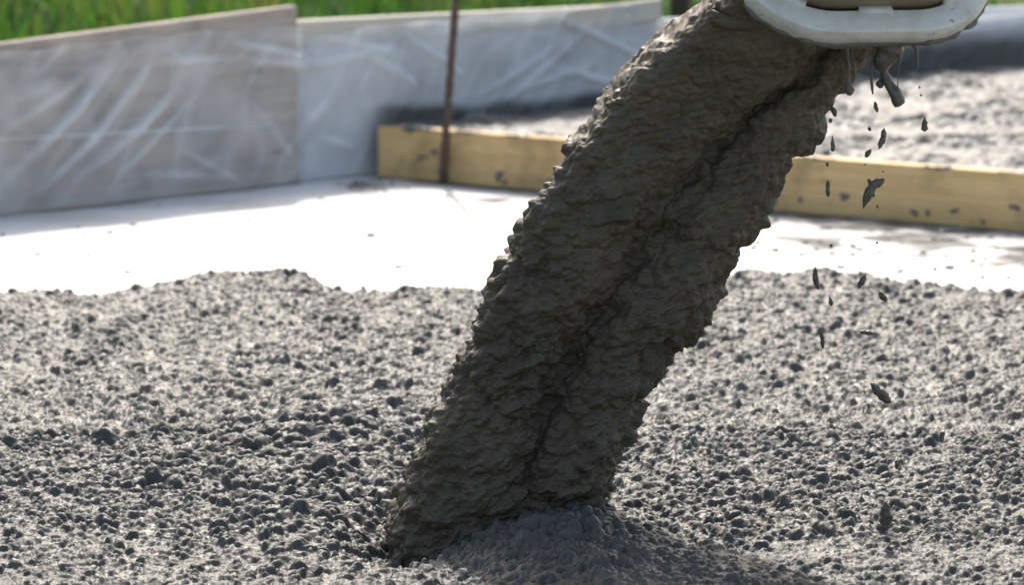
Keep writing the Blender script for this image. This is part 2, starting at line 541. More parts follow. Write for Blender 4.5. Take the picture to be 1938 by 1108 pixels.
# corner is where beam and wall meet; goes to the right along both
Lw, Lb = 3.6, 3.2
cor = BL - BN * (BEAM_T - 0.004)
VV_, SS_ = np.meshgrid(vv, ss, indexing='ij')
e_w = B0 + D * 0.26 - N * 0.01
E1 = cor + BD * (VV_ * Lb)[..., None]
E2 = D * (SS_ * Lw)[..., None]
SP = E1 + E2
SP = SP - D * 0.02
sz = 0.131 + 0.006 * fbm(SP[..., 0] * 5, SP[..., 1] * 5, 0.0, 3, 61)
wd = (SP - B0) @ N
bdist = -((SP - BL) @ BN)
lum = np.abs(noise(SP[..., 0] * 48, SP[..., 1] * 48, 0, 63)) + 0.7 * np.abs(noise(SP[..., 0] * 80, SP[..., 1] * 80, 0, 64))
patch = smooth(-0.35, 0.45, noise(SP[..., 0] * 4, SP[..., 1] * 4, 0, 65))
sz += (0.018 * (1 - lum) * (0.3 + 0.7 * patch) + 0.004 * noise(SP[..., 0] * 17, SP[..., 1] * 17, 0, 66) - 0.008 + 0.011 * smooth(0.15, 0.4, noise(SP[..., 0] * 24, SP[..., 1] * 40, 0, 67)) * (0.3 + patch)) * smooth(0, 0.05, bdist - BEAM_T)
sz += 0.012 * np.exp(-(wd / 0.09) ** 2)
me = raw_mesh('concrete_slab', np.stack([SP[..., 0], SP[..., 1], sz], -1).reshape(-1, 3), grid_faces(len(vv), len(ss)))
me.flip_normals()
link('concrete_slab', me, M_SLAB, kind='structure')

# ------------------------------------------------------------------ boards of the form
M_GREYWOOD = wood_mat('weathered_plank', (0.37, 0.30, 0.25), (0.55, 0.465, 0.40), WANG, 0.65, (0.15, 0.145, 0.14))
M_PALEWOOD = wood_mat('pale_plank', (0.55, 0.50, 0.42), (0.72, 0.66, 0.57), WANG, 0.25, (0.4, 0.37, 0.33))
M_COOLWOOD = wood_mat('cement_greyed_plank', (0.62, 0.62, 0.63), (0.74, 0.74, 0.75), WANG, 0.5, (0.22, 0.22, 0.23))
M_BEAM = wood_mat('yellow_timber', (0.60, 0.39, 0.165), (0.79, 0.555, 0.275), BANG, 0.8, (0.27, 0.20, 0.095), 0.6)

PT = 0.03
wl = thing('formwork_wall', 'tall grey two-plank shuttering wall at the left behind the clear plastic', 'formwork wall', 'shuttering walls', loc=B0)
P0 = B0 + N * PT - D * 2.6
f1 = box_mesh('plank', P0, D, N, 2.6, PT, 0.0, 0.21, None, 0.165)
f2 = box_mesh('plank', P0, D, N, 2.595, PT, 0.213, 0.345, 0.168, 0.480)
for me in (f1, f2):
    me.transform(__import__('mathutils').Matrix.Translation(-Vector(B0)))
    o = link('plank', me, M_GREYWOOD, wl)
wm = thing('formwork_wall', 'bluish plastic-covered shuttering wall with a bare cream top board behind the steel rod', 'formwork wall', 'shuttering walls', loc=B0)
ms = [(box_mesh('plank', B0 - D * 0.1, D, N, 1.52, PT, 0.0, 0.22), M_COOLWOOD),
      (box_mesh('plank', B0 - D * 0.1, D, N, 1.525, PT, 0.223, 0.362, None, 0.372), M_COOLWOOD),
      (box_mesh('top_board', B0 - D * 0.1 + N * 0.002, D, N, 1.515, PT + 0.01, 0.365, 0.438, 0.375, 0.418), M_PALEWOOD),
      (box_mesh('batten', B0 + D * 1.03 + N * 0.022, D, N, 0.39, 0.018, 0.36, 0.418, 0.37, 0.434), M_PALEWOOD)]
for me, m in ms:
    me.transform(__import__('mathutils').Matrix.Translation(-Vector(B0)))
    link(me.name.split('.')[0], me, m, wm)
wr = thing('formwork_wall', 'lower shuttering wall at the far right behind the fresh slab, covered with plastic', 'formwork wall', 'shuttering walls', loc=B0)
for me in (box_mesh('plank', B0 + D * 1.43 - N * 0.004, D, N, 3.2, PT, 0.0, 0.2), box_mesh('plank', B0 + D * 1.435 - N * 0.004, D, N, 3.2, PT, 0.203, 0.371, None, 0.29)):
    me.transform(__import__('mathutils').Matrix.Translation(-Vector(B0)))
    link('plank', me, M_COOLWOOD, wr)

# ------------------------------------------------------------------ clear plastic sheets over the boards
def film_mat(name, tint, lo, hi, dirty=0.0):
    t = NT(name)
    tr = t.n('ShaderNodeBsdfTransparent')
    tr.inputs[0].default_value = (0.93, 0.95, 0.97, 1)
    dirt = t.ramp(t.noise(8, 4), [(0.45, 0.0), (0.7, 0.25 + dirty)])
    low_dark = t.n('ShaderNodeMath', operation='MAXIMUM'); t.l(dirt, low_dark.inputs[0]); t.l(t.attr('low_dark'), low_dark.inputs[1])
    col = t.mix(low_dark.outputs[0], tint, (0.10, 0.10, 0.098))
    p = t.principled(col, 0.28, t.bump(t.noise(24, 3), 0.004, 0.5), 0.5)
    tl = t.n('ShaderNodeBsdfTranslucent'); t.l(col, tl.inputs[0])
    m1 = t.n('ShaderNodeMixShader'); m1.inputs[0].default_value = 0.3
    t.l(p.outputs[0], m1.inputs[1]); t.l(tl.outputs[0], m1.inputs[2])
    m2 = t.n('ShaderNodeMixShader')
    f = t.n('ShaderNodeMapRange'); f.inputs['To Min'].default_value = lo; f.inputs['To Max'].default_value = hi
    t.l(t.attr('crease'), f.inputs['Value'])
    mx = t.n('ShaderNodeMath', operation='MAXIMUM'); t.l(f.outputs[0], mx.inputs[0]); t.l(t.attr('low_dark'), mx.inputs[1])
    t.l(mx.outputs[0], m2.inputs[0]); t.l(tr.outputs[0], m2.inputs[1]); t.l(m1.outputs[0], m2.inputs[2])
    return t.done(m2)


def film(name, s0, s1, top, bot, off, folds, mat, label, lo_amp=0.006, low_dark=None, ns=300, nv=150):
    sg = np.linspace(s0, s1, ns); vg = np.linspace(0, 1, nv)
    V_, S_ = np.meshgrid(vg, sg, indexing='ij')
    zt, zb = top(S_), bot(S_)
    Zf = zb + (zt - zb) * V_
    O = off(S_) + 0.010
    cr = 0.36 * smooth(0.0, 0.04, S_)
    O = O + lo_amp * (fbm(S_ * 5 - Zf * 4, Zf * 6 + S_ * 2, 0.0, 3, 71) + 0.5)
    rid = 1 - np.abs(noise(S_ * 7 - Zf * 6.5, (Zf + S_) * 2.2, 0, 73)) * 3
    rid = np.clip(rid, 0, 1) ** 2
    O = O + 0.004 * rid
    cr = cr + 0.30 * rid + 0.25 * smooth(0.1, 0.6, noise(S_ * 4, Zf * 5, 0, 75))
    for a, b, h, wdt, c in folds:
        A_, B_ = wall_sv(*a, 0.02), wall_sv(*b, 0.02)
        bend = 0.02 * np.sin(4 * S_ + 9 * Zf)
        wdt = wdt * 0.75; c = c * 1.1
        dd, tt = seg_dist(S_ + bend, Zf, A_, B_)
        g = np.exp(-(dd / wdt) ** 2) * (0.35 + 0.65 * np.sin(np.clip(tt, 0.02, 0.98) * math.pi))
        O = O + h * g
        cr = cr + c * g
    P = B0 + D * S_[..., None] + N * O[..., None]
    P[..., 2] = Zf
    me = raw_mesh(name, P.reshape(-1, 3), grid_faces(nv, ns))
    attr(me, 'crease', np.clip(cr, 0, 1))
    attr(me, 'low_dark', low_dark(S_, Zf) if low_dark else np.zeros_like(S_))
    return thing(name, label, 'plastic sheet', 'plastic sheets on the shuttering', me, mat)


folds1 = [((0, 330), (230, 95), .012, .022, .8), ((60, 360), (270, 130), .012, .018, .9), ((120, 340), (330, 170), .012, .02, .7),
          ((200, 330), (345, 195), .010, .014, .6), ((0, 235), (170, 125), .010, .02, .6), ((310, 110), (430, 108), .006, .012, .5),
          ((440, 78), (575, 108), .014, .014, .8), ((470, 110), (610, 125), .012, .014, .8), ((330, 285), (440, 350), .008, .014, .45),
          ((250, 330), (420, 335), .006, .014, .4), ((560, 125), (720, 95), .010, .018, .6), ((620, 70), (760, 110), .010, .02, .5),
          ((700, 110), (775, 160), .012, .014, .8), ((765, 70), (860, 140), .016, .013, 1.0), ((620, 260), (680, 280), .010, .016, .8),
          ((640, 180), (560, 260), .008, .03, .4), ((1080, 40), (1215, 105), .016, .012, 1.0), ((1110, 60), (950, 190), .014, .016, .8),
          ((1040, 130), (1180, 160), .010, .018, .6), ((900, 180), (1080, 70), .010, .014, .5), ((480, 200), (550, 300), .006, .018, .35),
          ((800, 60), (900, 60), .006, .02, .4), ((980, 170), (1130, 120), .010, .014, .6), ((20, 180), (90, 150), .008, .03, .5), ((-60, 265), (552, 231), .003, .006, .55)]
tops = np.array([(-2.6, 0.325), (-1.2, 0.40), (-0.95, 0.41), (-0.55, 0.425), (-0.25, 0.43), (-0.02, 0.432), (0.0, 0.39), (0.25, 0.405), (0.6, 0.418), (1.0, 0.424), (1.42, 0.43)])
M_FILM = film_mat('clear_polythene', (0.86, 0.88, 0.91), 0.2, 0.85)
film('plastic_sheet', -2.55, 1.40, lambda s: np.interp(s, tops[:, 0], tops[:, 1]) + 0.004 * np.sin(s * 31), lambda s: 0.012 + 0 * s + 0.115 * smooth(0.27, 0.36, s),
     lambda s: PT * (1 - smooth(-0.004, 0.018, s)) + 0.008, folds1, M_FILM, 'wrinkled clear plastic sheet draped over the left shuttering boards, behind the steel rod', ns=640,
     low_dark=lambda s, z: 0.95 * smooth(0.20, 0.34, s) * (1 - smooth(0.148, 0.185, z + 0.025 * noise(s * 5, z * 5, 0, 82) - 0.02 * np.exp(-((s - 0.42) / 0.16) ** 2))))  # sheet darker along its foot beside the slab
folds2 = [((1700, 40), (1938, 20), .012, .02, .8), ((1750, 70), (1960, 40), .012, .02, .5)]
film('plastic_sheet', 1.44, 4.6, lambda s: np.interp(s, [1.44, 4.6], [0.368, 0.288]) + 0.004, lambda s: 0.12 + 0 * s, lambda s: 0 * s + 0.006, folds2, film_mat('low_dark_polythene', (0.80, 0.84, 0.90), 0.4, 0.85, 0.1),
     'plastic sheet upstand, darker towards the bottom, at the far edge of the fresh slab on the right', low_dark=lambda s, z: 0.95 * (1 - smooth(0.20, 0.275, z + 0.02 * noise(s * 6, z * 6, 0, 81))))  # upstand made darker towards the bottom

# ------------------------------------------------------------------ timber beam with splashes
beam = thing('timber_beam', 'long yellow timber beam holding back the fresh slab, spattered with cement', 'timber beam', loc=BL)
Tm = __import__('mathutils').Matrix.Translation(-Vector(BL))
me = box_mesh('beam_body', BL, BD, BN, 4.2, BEAM_T, 0.002, BEAM_H, bevel=0.004, segs=2)
me.transform(Tm)
link('beam_body', me, M_BEAM, beam)
M_SPLAT = concrete_mat('splash_cement', (0.10, 0.10, 0.095), (0.15, 0.148, 0.14), 0.4, 0.6, 0.1)


def beam_pt(px, py):
    d = ray(px, py); o = np.array([0, 0, H]) - BL
    tt = -np.dot(o, BN) / np.dot(d, BN)
    return d * tt + np.array([0, 0, H])


def splat(px, py, rx, rz, seed):
    c = beam_pt(px, py) - BL
    V, Fc = [], []
    nr, na = 4, 14
    for i in range(nr + 1):
        q = i / nr
        for j in range(na):
            a = 2 * math.pi * j / na
            k = 1 + 0.35 * math.sin(2 * a + seed) + 0.22 * math.sin(3 * a + 2.3 * seed) + 0.12 * math.sin(5 * a + seed * 3.1)
            V.append(tuple(c + BD * (rx * q * k * math.cos(a)) + np.array([0, 0, 1]) * (rz * q * k * math.sin(a)) + BN * (0.0005 + 0.007 * math.sqrt(max(0, 1 - q * q)))))
    Fc = [tuple(x) for x in grid_faces(nr + 1, na, True)]
    me = bpy.data.meshes.new('cement_splash')
    me.from_pydata(V, [], Fc)
    me.polygons.foreach_set('use_smooth', np.ones(len(Fc), dtype=bool))
    return link('cement_splash', me, M_SPLAT, beam)


for i, (x, y, a, b) in enumerate([(800, 297, .018, .006), (822, 288, .008, .010), (835, 328, .013, .010), (945, 332, .016, .012), (955, 345, .008, .009), (1040, 342, .006, .006),
                                  (1465, 379, .012, .009), (1515, 378, .007, .006), (1598, 372, .010, .013), (1730, 402, .012, .008), (1756, 403, .007, .007), (1806, 399, .011, .006), (1921, 392, .012, .009),
                                  (1861, 420, .006, .005)]):
    splat(x, y, a, b, i * 1.7 + 0.5)

for a0, a1, rr, sd in ((0.0, 0.20, .0075, 1), (0.26, 0.34, .005, 2), (0.42, 0.50, .004, 3), (1.30, 1.42, .004, 4), (1.66, 1.74, .0045, 5), (1.86, 2.2, .005, 6)):
    q = np.linspace(a0, a1, 7)
    pts = [BD * v - BN * (0.004 + 0.006 * math.sin(v * 40)) + np.array([0, 0, BEAM_H - 0.001]) for v in q]
    me = tube_mesh('lumpy_edge', pts, rr * np.array([0.4, 1, 0.8, 1.1, 0.7, 0.9, 0.3]), 8, 3, 0.9, 60, sd)  # cement crust along the beam's top edge
    link('lumpy_edge', me, M_SPLAT, beam)

# ------------------------------------------------------------------ steel rod
t = NT('rusty_steel')
col = t.ramp(t.noise(60, 5, 0.65), [(0.3, (0.06, 0.04, 0.032)), (0.6, (0.13, 0.08, 0.06)), (0.8, (0.24, 0.19, 0.17))])
M_RUST = t.done(t.principled(col, 0.75, t.bump(t.noise(220, 3), 0.002), 0.4))
rb = beam_pt(843, 342) + BN * 0.014
rt = PY(868, -75, rb[1] - 0.01)
pts = [rb + (rt - rb) * q for q in np.linspace(0, 1, 9)]
pts[0] = pts[0] + np.array([0, 0, -0.03]) * 0
me = tube_mesh('steel_rod', pts, [0.0105] * 9, 12, 4, 0.25, 60, 3)
thing('steel_rod', 'thin rusty steel rod standing upright against the yellow beam', 'steel rod', None, me, M_RUST)

# ------------------------------------------------------------------ grass beyond the wall
def grass(nb, hmin, hmax, wmin, wmax, seed):
    r = np.random.default_rng(seed)
    s = r.uniform(-3.2, 5.0, nb); v = r.uniform(0.08, 8.5, nb)
    p = B0 + D * s[:, None] * 1.0 - N * v[:, None]
    cl = fbm(p[:, 0] * 1.6, p[:, 1] * 1.0, 0.0, 3, 91)
    h = r.uniform(hmin, hmax, nb) * (1 + 0.6 * cl)
    wdt = r.uniform(wmin, wmax, nb)
    a = r.uniform(0, 6.28, nb); lean = r.uniform(0.1, 0.75, nb) * h
    dx = np.stack([np.cos(a), np.sin(a), 0 * a], -1); sd = np.stack([-np.sin(a), np.cos(a), 0 * a], -1)
    zz = np.array([0, 0, 1.0])
    p[:, 2] = -0.03
    lv = []
    for q, ww, lz in ((0, 0.7, 0), (0.45, 1.0, 0.25), (0.8, 0.7, 0.65)):
        c = p + zz * (h * q)[:, None] + dx * (lean * lz)[:, None]
        lv += [c - sd * (wdt * ww / 2)[:, None], c + sd * (wdt * ww / 2)[:, None]]
    tip = p + zz * (h * (0.96 - 0.0 * lean))[:, None] + dx * lean[:, None]
    V = np.stack(lv + [tip - sd * (wdt * 0.06)[:, None], tip + sd * (wdt * 0.06)[:, None]], 1)
    f = np.array([[0, 1, 3, 2], [2, 3, 5, 4], [4, 5, 7, 6]])
    Fc = (np.arange(nb)[:, None, None] * 8 + f[None]).reshape(-1, 4)
    tone = np.repeat(np.clip(0.5 + 0.6 * cl + r.normal(0, 0.16, nb), 0, 1), 8)
    return V.reshape(-1, 3), Fc, tone


V1, F1, T1 = grass(46000, 0.10, 0.30, 0.006, 0.013, 4)
V2, F2, T2 = grass(6000, 0.10, 0.26, 0.03, 0.06, 8)
me = raw_mesh('grass', np.concatenate([V1, V2]), np.concatenate([F1, F2 + len(V1)]))
attr(me, 'tone', np.concatenate([T1, T2]))
t = NT('grass_blade')
col = t.ramp(t.attr('tone'), [(0.05, (0.012, 0.034, 0.008)), (0.42, (0.035, 0.11, 0.016)), (0.72, (0.085, 0.20, 0.02)), (0.97, (0.20, 0.19, 0.05))])
p = t.principled(col, 0.5, None, 0.3)
tl = t.n('ShaderNodeBsdfTranslucent'); t.l(col, tl.inputs[0])
mx = t.n('ShaderNodeMixShader'); mx.inputs[0].default_value = 0.45
t.l(p.outputs[0], mx.inputs[1]); t.l(tl.outputs[0], mx.inputs[2])
link('grass', me, t.done(mx), kind='stuff', label='tall green grass and weeds behind the shuttering')
# dark upright shape in the grass
pp = PY(1281, 20, 10.4)
me = tube_mesh('dark_column', [(pp[0], pp[1], -0.05), (pp[0] + 0.01, pp[1], 0.3), (pp[0] + 0.015, pp[1], 0.62), (pp[0] + 0.02, pp[1], 0.66)], [0.035, 0.034, 0.032, 0.024], 14, 4, 0.15, 20, 2)
t = NT('dark_column_brown')
thing('dark_column', 'dark post in the grass behind the right end of the plastic-covered wall', 'column', None, me,
      t.done(t.principled(t.ramp(t.noise(14, 4, 0.6, sc3=((4, 4, 0.6),)), [(0.3, (0.03, 0.025, 0.018)), (0.7, (0.07, 0.055, 0.04))]), 0.8, t.bump(t.noise(60, 3), 0.004), 0.2)))

# ------------------------------------------------------------------ the stream of concrete
left = np.array([(1470, -190), (1390, -90), (1310, 0), (1270, 36), (1235, 70), (1165, 132), (1143, 190), (1112, 235), (1074, 262), (1070, 300), (1036, 350), (1010, 395), (985, 440), (960, 492), (932, 550), (902, 612), (873, 680), (852, 730), (832, 790), (792, 862), (764, 915), (742, 985), (722, 1050), (700, 1130), (690, 1180)], float)
right = np.array([(1800, -120), (1765, -40), (1722, 40), (1690, 92), (1650, 120), (1612, 168), (1572, 214), (1545, 268), (1503, 308), (1482, 360), (1442, 408), (1418, 448), (1384, 466), (1366, 512), (1338, 588), (1308, 632), (1262, 664), (1254, 718), (1212, 752), (1208, 808), (1180, 852), (1166, 905), (1135, 960), (1110, 1040), (1090, 1110)], float)


def resample(P, k):
    d = np.concatenate([[0], np.cumsum(np.linalg.norm(np.diff(P, axis=0), axis=1))])
    q = np.linspace(0, d[-1], k)
    return np.stack([np.interp(q, d, P[:, 0]), np.interp(q, d, P[:, 1])], -1)


NTt = 760
Lp, Rp = resample(left, NTt), resample(right, NTt)
ker = np.exp(-(np.arange(-12, 13) / 3.5) ** 2); ker /= ker.sum()
for A_ in (Lp, Rp):
    for c in (0, 1):
        A_[:, c] = np.convolve(np.pad(A_[:, c], 12, mode='edge'), ker, 'valid')
tpar = np.linspace(0, 1, NTt)
Ys = np.interp(tpar, [0, 0.12, 0.3, 1], [3.94, 4.0, 4.05, 4.06])       # flies away from the chute mouth, then drops
Lw3 = np.array([PY(a[0], a[1], y) for a, y in zip(Lp, Ys)])
Rw3 = np.array([PY(a[0], a[1], y) for a, y in zip(Rp, Ys)])
th = np.concatenate([np.linspace(math.pi, 2 * math.pi, 470, endpoint=False), np.linspace(0, math.pi, 110, endpoint=False)])
C3, HW = (Lw3 + Rw3) / 2, (Rw3 - Lw3) / 2
hw = np.linalg.norm(HW, axis=1)
u_ = HW / hw[:, None]
ax = np.gradient(C3, axis=0); ax /= np.linalg.norm(ax, axis=1)[:, None]
dv = np.cross(ax, u_); dv /= np.linalg.norm(dv, axis=1)[:, None]
if dv[NTt // 2][1] < 0: dv = -dv                              # away from the camera
ct, sn = np.cos(th), np.sin(th)
dep = hw * np.interp(tpar, [0, 0.15, 0.5, 1], [0.62, 0.6, 0.66, 0.72])
# groove between the wide left strand and the narrower right one
groove = np.array([(1620, 40), (1560, 100), (1490, 150), (1425, 200), (1365, 255), (1310, 310), (1262, 380), (1205, 480), (1150, 545), (1105, 610), (1060, 690), (1035, 750), (1005, 850), (985, 960)], float)
gpx = []
for k in range(NTt):
    a, b = Lp[k], Rp[k]
    best, bt = 1e9, 0.3
    for q in np.linspace(0, 1, 41):
        p = a + (b - a) * q
        dd = np.min(np.hypot(groove[:, 0] - p[0], groove[:, 1] - p[1]))
        if dd < best: best, bt = dd, q
    gpx.append(bt * 2 - 1)
g_ = np.convolve(np.pad(np.array(gpx), 30, mode='edge'), np.ones(61) / 61, 'valid')
g_ = g_ + 0.09 * noise(tpar * 16, 0.5, 0, 101) + 0.03 * noise(tpar * 60, 0.5, 0, 102)
shape = np.abs(sn)[None] ** np.interp(tpar, [0, 0.4, 1], [0.33, 0.45, 0.6])[:, None] * np.sign(sn)[None]
CT = np.repeat(ct[None], NTt, 0)
gd = (CT - g_[:, None])
front = (sn < 0)[None]
gdepth = np.interp(tpar, [0, 0.1, 0.3, 0.6, 0.85, 1], [0.3, 0.5, 0.52, 0.46, 0.30, 0.08]) * (0.75 + 0.5 * smooth(-0.3, 0.3, noise(tpar * 26, 0.3, 0, 104)))
gg = g_[:, None]
qq = np.where(CT < gg, (CT + 1) / (gg + 1) * 2 - 1, (CT - gg) / (1 - gg) * 2 - 1)
lobe = np.clip(1 - np.abs(qq) ** 2.6, 0, 1)
lobeamt = np.interp(tpar, [0, 0.12, 0.3, 0.65, 0.9, 1], [0.25, 0.42, 0.42, 0.34, 0.22, 0.05])[:, None]
lobe = np.where(CT < -0.25 + 0 * gg, 1 - 0.45 * (1 - lobe) * smooth(-1, -0.3, CT), lobe)
cut = 1 - front * (lobeamt * (1 - lobe) + 0.45 * gdepth[:, None] * (0.26 * np.exp(-(gd / 0.13) ** 2) + 0.42 * np.exp(-(gd / 0.30) ** 2)))
kc = np.exp(-(np.arange(-14, 15) / 7.0) ** 2); kc /= kc.sum()
cut = np.apply_along_axis(lambda v: np.convolve(np.pad(v, 14, mode='wrap'), kc, 'valid'), 1, cut)
cut = cut * np.where(front & (gd > 0), 0.88, 1.0) ** smooth(0, 0.3, np.abs(gd))
ST = C3[:, None] + HW[:, None] * ct[None, :, None] + dv[:, None] * (dep[:, None] * shape * cut)[..., None]


def normals(G):
    a = np.gradient(G, axis=0)
    b = np.roll(G, -1, axis=1) - np.roll(G, 1, axis=1)
    nn = np.cross(a, b)
    nn /= np.linalg.norm(nn, axis=2)[..., None] + 1e-12
    return nn


def worley(x, y, z, seed):
    r = np.random.default_rng(seed)
    tab = r.uniform(0, 1, (4096, 3))
    xi, yi, zi = np.floor(x).astype(int), np.floor(y).astype(int), np.floor(z).astype(int)
    f1 = np.full(x.shape, 9.0)
    for a in (-1, 0, 1):
        for b in (-1, 0, 1):
            for c in (-1, 0, 1):
                k = ((xi + a) * 73856093 ^ (yi + b) * 19349663 ^ (zi + c) * 83492791) & 4095
                j = tab[k]
                f1 = np.minimum(f1, (xi + a + j[..., 0] - x) ** 2 + (yi + b + j[..., 1] - y) ** 2 + (zi + c + j[..., 2] - z) ** 2)
    return np.sqrt(f1)


ST = ST + dv[:, None] * (np.interp(tpar, [0, 0.35, 0.75], [0.07, 0.05, 0.012])[:, None] * CT)[..., None]
nn = normals(ST)
if np.mean(nn[:, :470, 1]) > 0: nn = -nn
tilt = 0.25
X_, Y_, Z_ = ST[..., 0], ST[..., 1], ST[..., 2]
Zt = Z_ - tilt * X_                                      # ridges run slightly downhill across the stream
rough = np.interp(tpar, [0, 0.15, 0.35, 0.6, 1], [0.2, 0.28, 0.7, 1.0, 1.1])[:, None]
edge = np.abs(CT) ** np.interp(tpar, [0, 0.3, 0.5], [18, 10, 6])[:, None]                                   # torn edges
wx, wz = 0.25 * noise(X_ * 30, Y_ * 30, Z_ * 30, 111), 0.25 * noise(X_ * 30, Y_ * 30, Z_ * 30, 112)
d1 = 0.62 - worley(X_ * 26 + wx * 2, Y_ * 30, Zt * 48 + wz * 2, 1)          # long lumps
d2 = 0.62 - worley(X_ * 62 + wx, Y_ * 70, Zt * 100 + wz, 2)
d3 = 0.62 - worley(X_ * 55, Y_ * 55, Z_ * 55, 3)                            # stones on the torn edges
big = fbm(X_ * 9, Y_ * 9, Zt * 13, 2, 115)
st2 = noise(X_ * 28, Y_ * 28, Zt * 170 + 3 * wx, 117)
lowr = np.interp(tpar, [0, 0.25, 0.55, 1], [0.0, 0.25, 0.9, 1.0])[:, None]


def billow(x, y, z, o, seed):
    r, a = 0, 1.0
    for i in range(o):
        f = 2.05 ** i
        r = r + a * np.abs(noise(x * f, y * f, z * f, seed + i))
        a *= 0.55
    return r


bl = billow(X_ * 15 + wx, Y_ * 18, Zt * 22 + wz, 3, 130)
d0 = 0.62 - worley(X_ * 19 + wx * 2, Y_ * 20, Zt * 28 + wz * 2, 5)
blf = billow(X_ * 9 + 2 * wx, Y_ * 20, Zt * 52 + wz, 3, 140)
pit = smooth(0.42, 0.75, noise(X_ * 24, Y_ * 24, Zt * 40, 124)) * smooth(-0.1, 0.3, noise(X_ * 8, Y_ * 8, Z_ * 8, 122) + 0.3 * np.exp(-(gd / 0.3) ** 2))
e1 = 0.60 - worley(X_ * 34 + wx, Y_ * 36, Zt * 42 + wz, 7)
e2 = 0.60 - worley(X_ * 72 + wx, Y_ * 75, Zt * 84 + wz, 8)
low3 = lowr * (0.6 + 0.8 * smooth(-0.3, 0.4, noise(X_ * 12, Y_ * 12, Z_ * 12, 151)))
disp = 0.011 * big * (0.25 + 0.75 * rough) * (1 + 0.7 * edge) + 0.008 * (bl - 0.5) * (0.4 + 0.6 * lowr) + 0.004 * (blf - 0.45) * (1.2 - 0.9 * lowr) * (0.35 + 0.65 * smooth(0.05, 0.3, tpar))[:, None] \
    + 0.007 * d0 * lowr + 0.013 * e1 * (0.2 + low3) + 0.0065 * e2 * (0.25 + rough) \
    + 0.013 * np.maximum(d3, -0.1) * edge * (0.4 + 0.6 * rough) - 0.012 * pit * (0.3 + 0.7 * lowr) + 0.0006 * st2 * (1.2 - lowr) + 0.0014 * noise(X_ * 150, Y_ * 150, Z_ * 170, 118)
ST = ST + nn * disp[..., None]
me = raw_mesh('concrete_stream', ST.reshape(-1, 3), grid_faces(NTt, len(th), True))
stream = thing('concrete_stream', 'thick dark stream of wet concrete pouring from the chute into the pool', 'concrete stream', None, me, M_STREAM)

# ------------------------------------------------------------------ chute outlet
t = NT('scuffed_white_paint')
g1 = t.ramp(t.noise(24, 5, 0.6), [(0.42, 0.0), (0.72, 0.75)])
col = t.mix(g1, (0.68, 0.675, 0.65), (0.46, 0.43, 0.37))
sp = t.ramp(t.noise(75, 4, 0.65), [(0.62, 0.0), (0.70, 0.8)])
col = t.mix(sp, col, (0.2, 0.18, 0.15))
M_WHITE = t.done(t.principled(col, 0.42, t.bump(t.noise(40, 4), 0.002, 0.5), 0.5))
t = NT('beige_paint')
col = t.ramp(t.noise(9, 5, 0.6), [(0.3, (0.34, 0.29, 0.20)), (0.7, (0.43, 0.37, 0.265))])
M_BEIGE = t.done(t.principled(col, 0.5, t.bump(t.noise(30, 4), 0.002, 0.4), 0.4))

A = np.array([0.16, -0.74, 0.64]); A /= np.linalg.norm(A)      # from the mouth back up the chute, over the camera side
Ux = np.cross(A, [0, 0, 1.0]); Ux /= np.linalg.norm(Ux)
if Ux[0] < 0: Ux = -Ux
Uv = np.cross(Ux, A)
if Uv[2] < 0: Uv = -Uv
bot = PY(1664, 71, 3.86)                                       # lowest point of the rim
HWr, HHr, RC = 0.171, 0.15, 0.120
cen = bot + Uv * HHr


def rrect(hw_, hh, rc, k=14):
    pts = []
    for qx, qy, a0 in ((1, 1, 0), (-1, 1, 90), (-1, -1, 180), (1, -1, 270)):
        for i in range(k + 1):
            a = R(a0 + 90 * i / k)
            pts.append((qx * (hw_ - rc) + rc * math.cos(a), qy * (hh - rc) + rc * math.sin(a)))
    return np.array(pts)


def sweep(sections):                                            # list of (outline 2D, distance back along A)
    return np.stack([cen + o[:, :1] * Ux + o[:, 1:] * Uv + A * d for o, d in sections])


chute = thing('concrete_chute', 'mouth of a concrete chute with beige body and thick white rim', 'chute', loc=cen)
BWid = 0.032


def ring(name, secs, mat, parent):
    G = sweep(secs)
    G = np.concatenate([G, G[:1]])
    me = raw_mesh(name, G.reshape(-1, 3) - cen, grid_faces(len(G), G.shape[1], True))
    bm = bmesh.new(); bm.from_mesh(me)
    bmesh.ops.remove_doubles(bm, verts=bm.verts, dist=1e-5)
    bmesh.ops.recalc_face_normals(bm, faces=bm.faces)
    bm.to_mesh(me); bm.free()
    me.polygons.foreach_set('use_smooth', np.ones(len(me.polygons), dtype=bool))
    return link(name, me, mat, parent)


def off(o, e):
    return rrect(HWr - e, HHr - e, RC - e)


ring('rim', [(off(0, 0.003), -0.016), (off(0, 0.0), -0.013), (off(0, 0.0), 0.0115), (off(0, 0.0008), 0.0135), (off(0, 0.003), 0.0143), (off(0, BWid - 0.003), 0.0145), (off(0, BWid - 0.0008), 0.0138), (off(0, BWid), 0.012), (off(0, BWid), -0.013), (off(0, BWid - 0.003), -0.016)], M_WHITE, chute)
# body: a hollow shell that ends just inside the rim, leaving a thin gap at the bottom
gap = 0.0045
ring('chute_body', [(off(0, BWid + gap), 0.004), (off(0, BWid + gap - 0.0005), 0.10), (off(0, BWid + gap - 0.012), 0.5), (off(0, BWid + gap - 0.05), 2.2),
                    (off(0, BWid + gap - 0.044), 2.2), (off(0, BWid + gap - 0.006), 0.5), (off(0, BWid + gap + 0.005), 0.10), (off(0, BWid + gap + 0.005), 0.004)], M_BEIGE, chute)


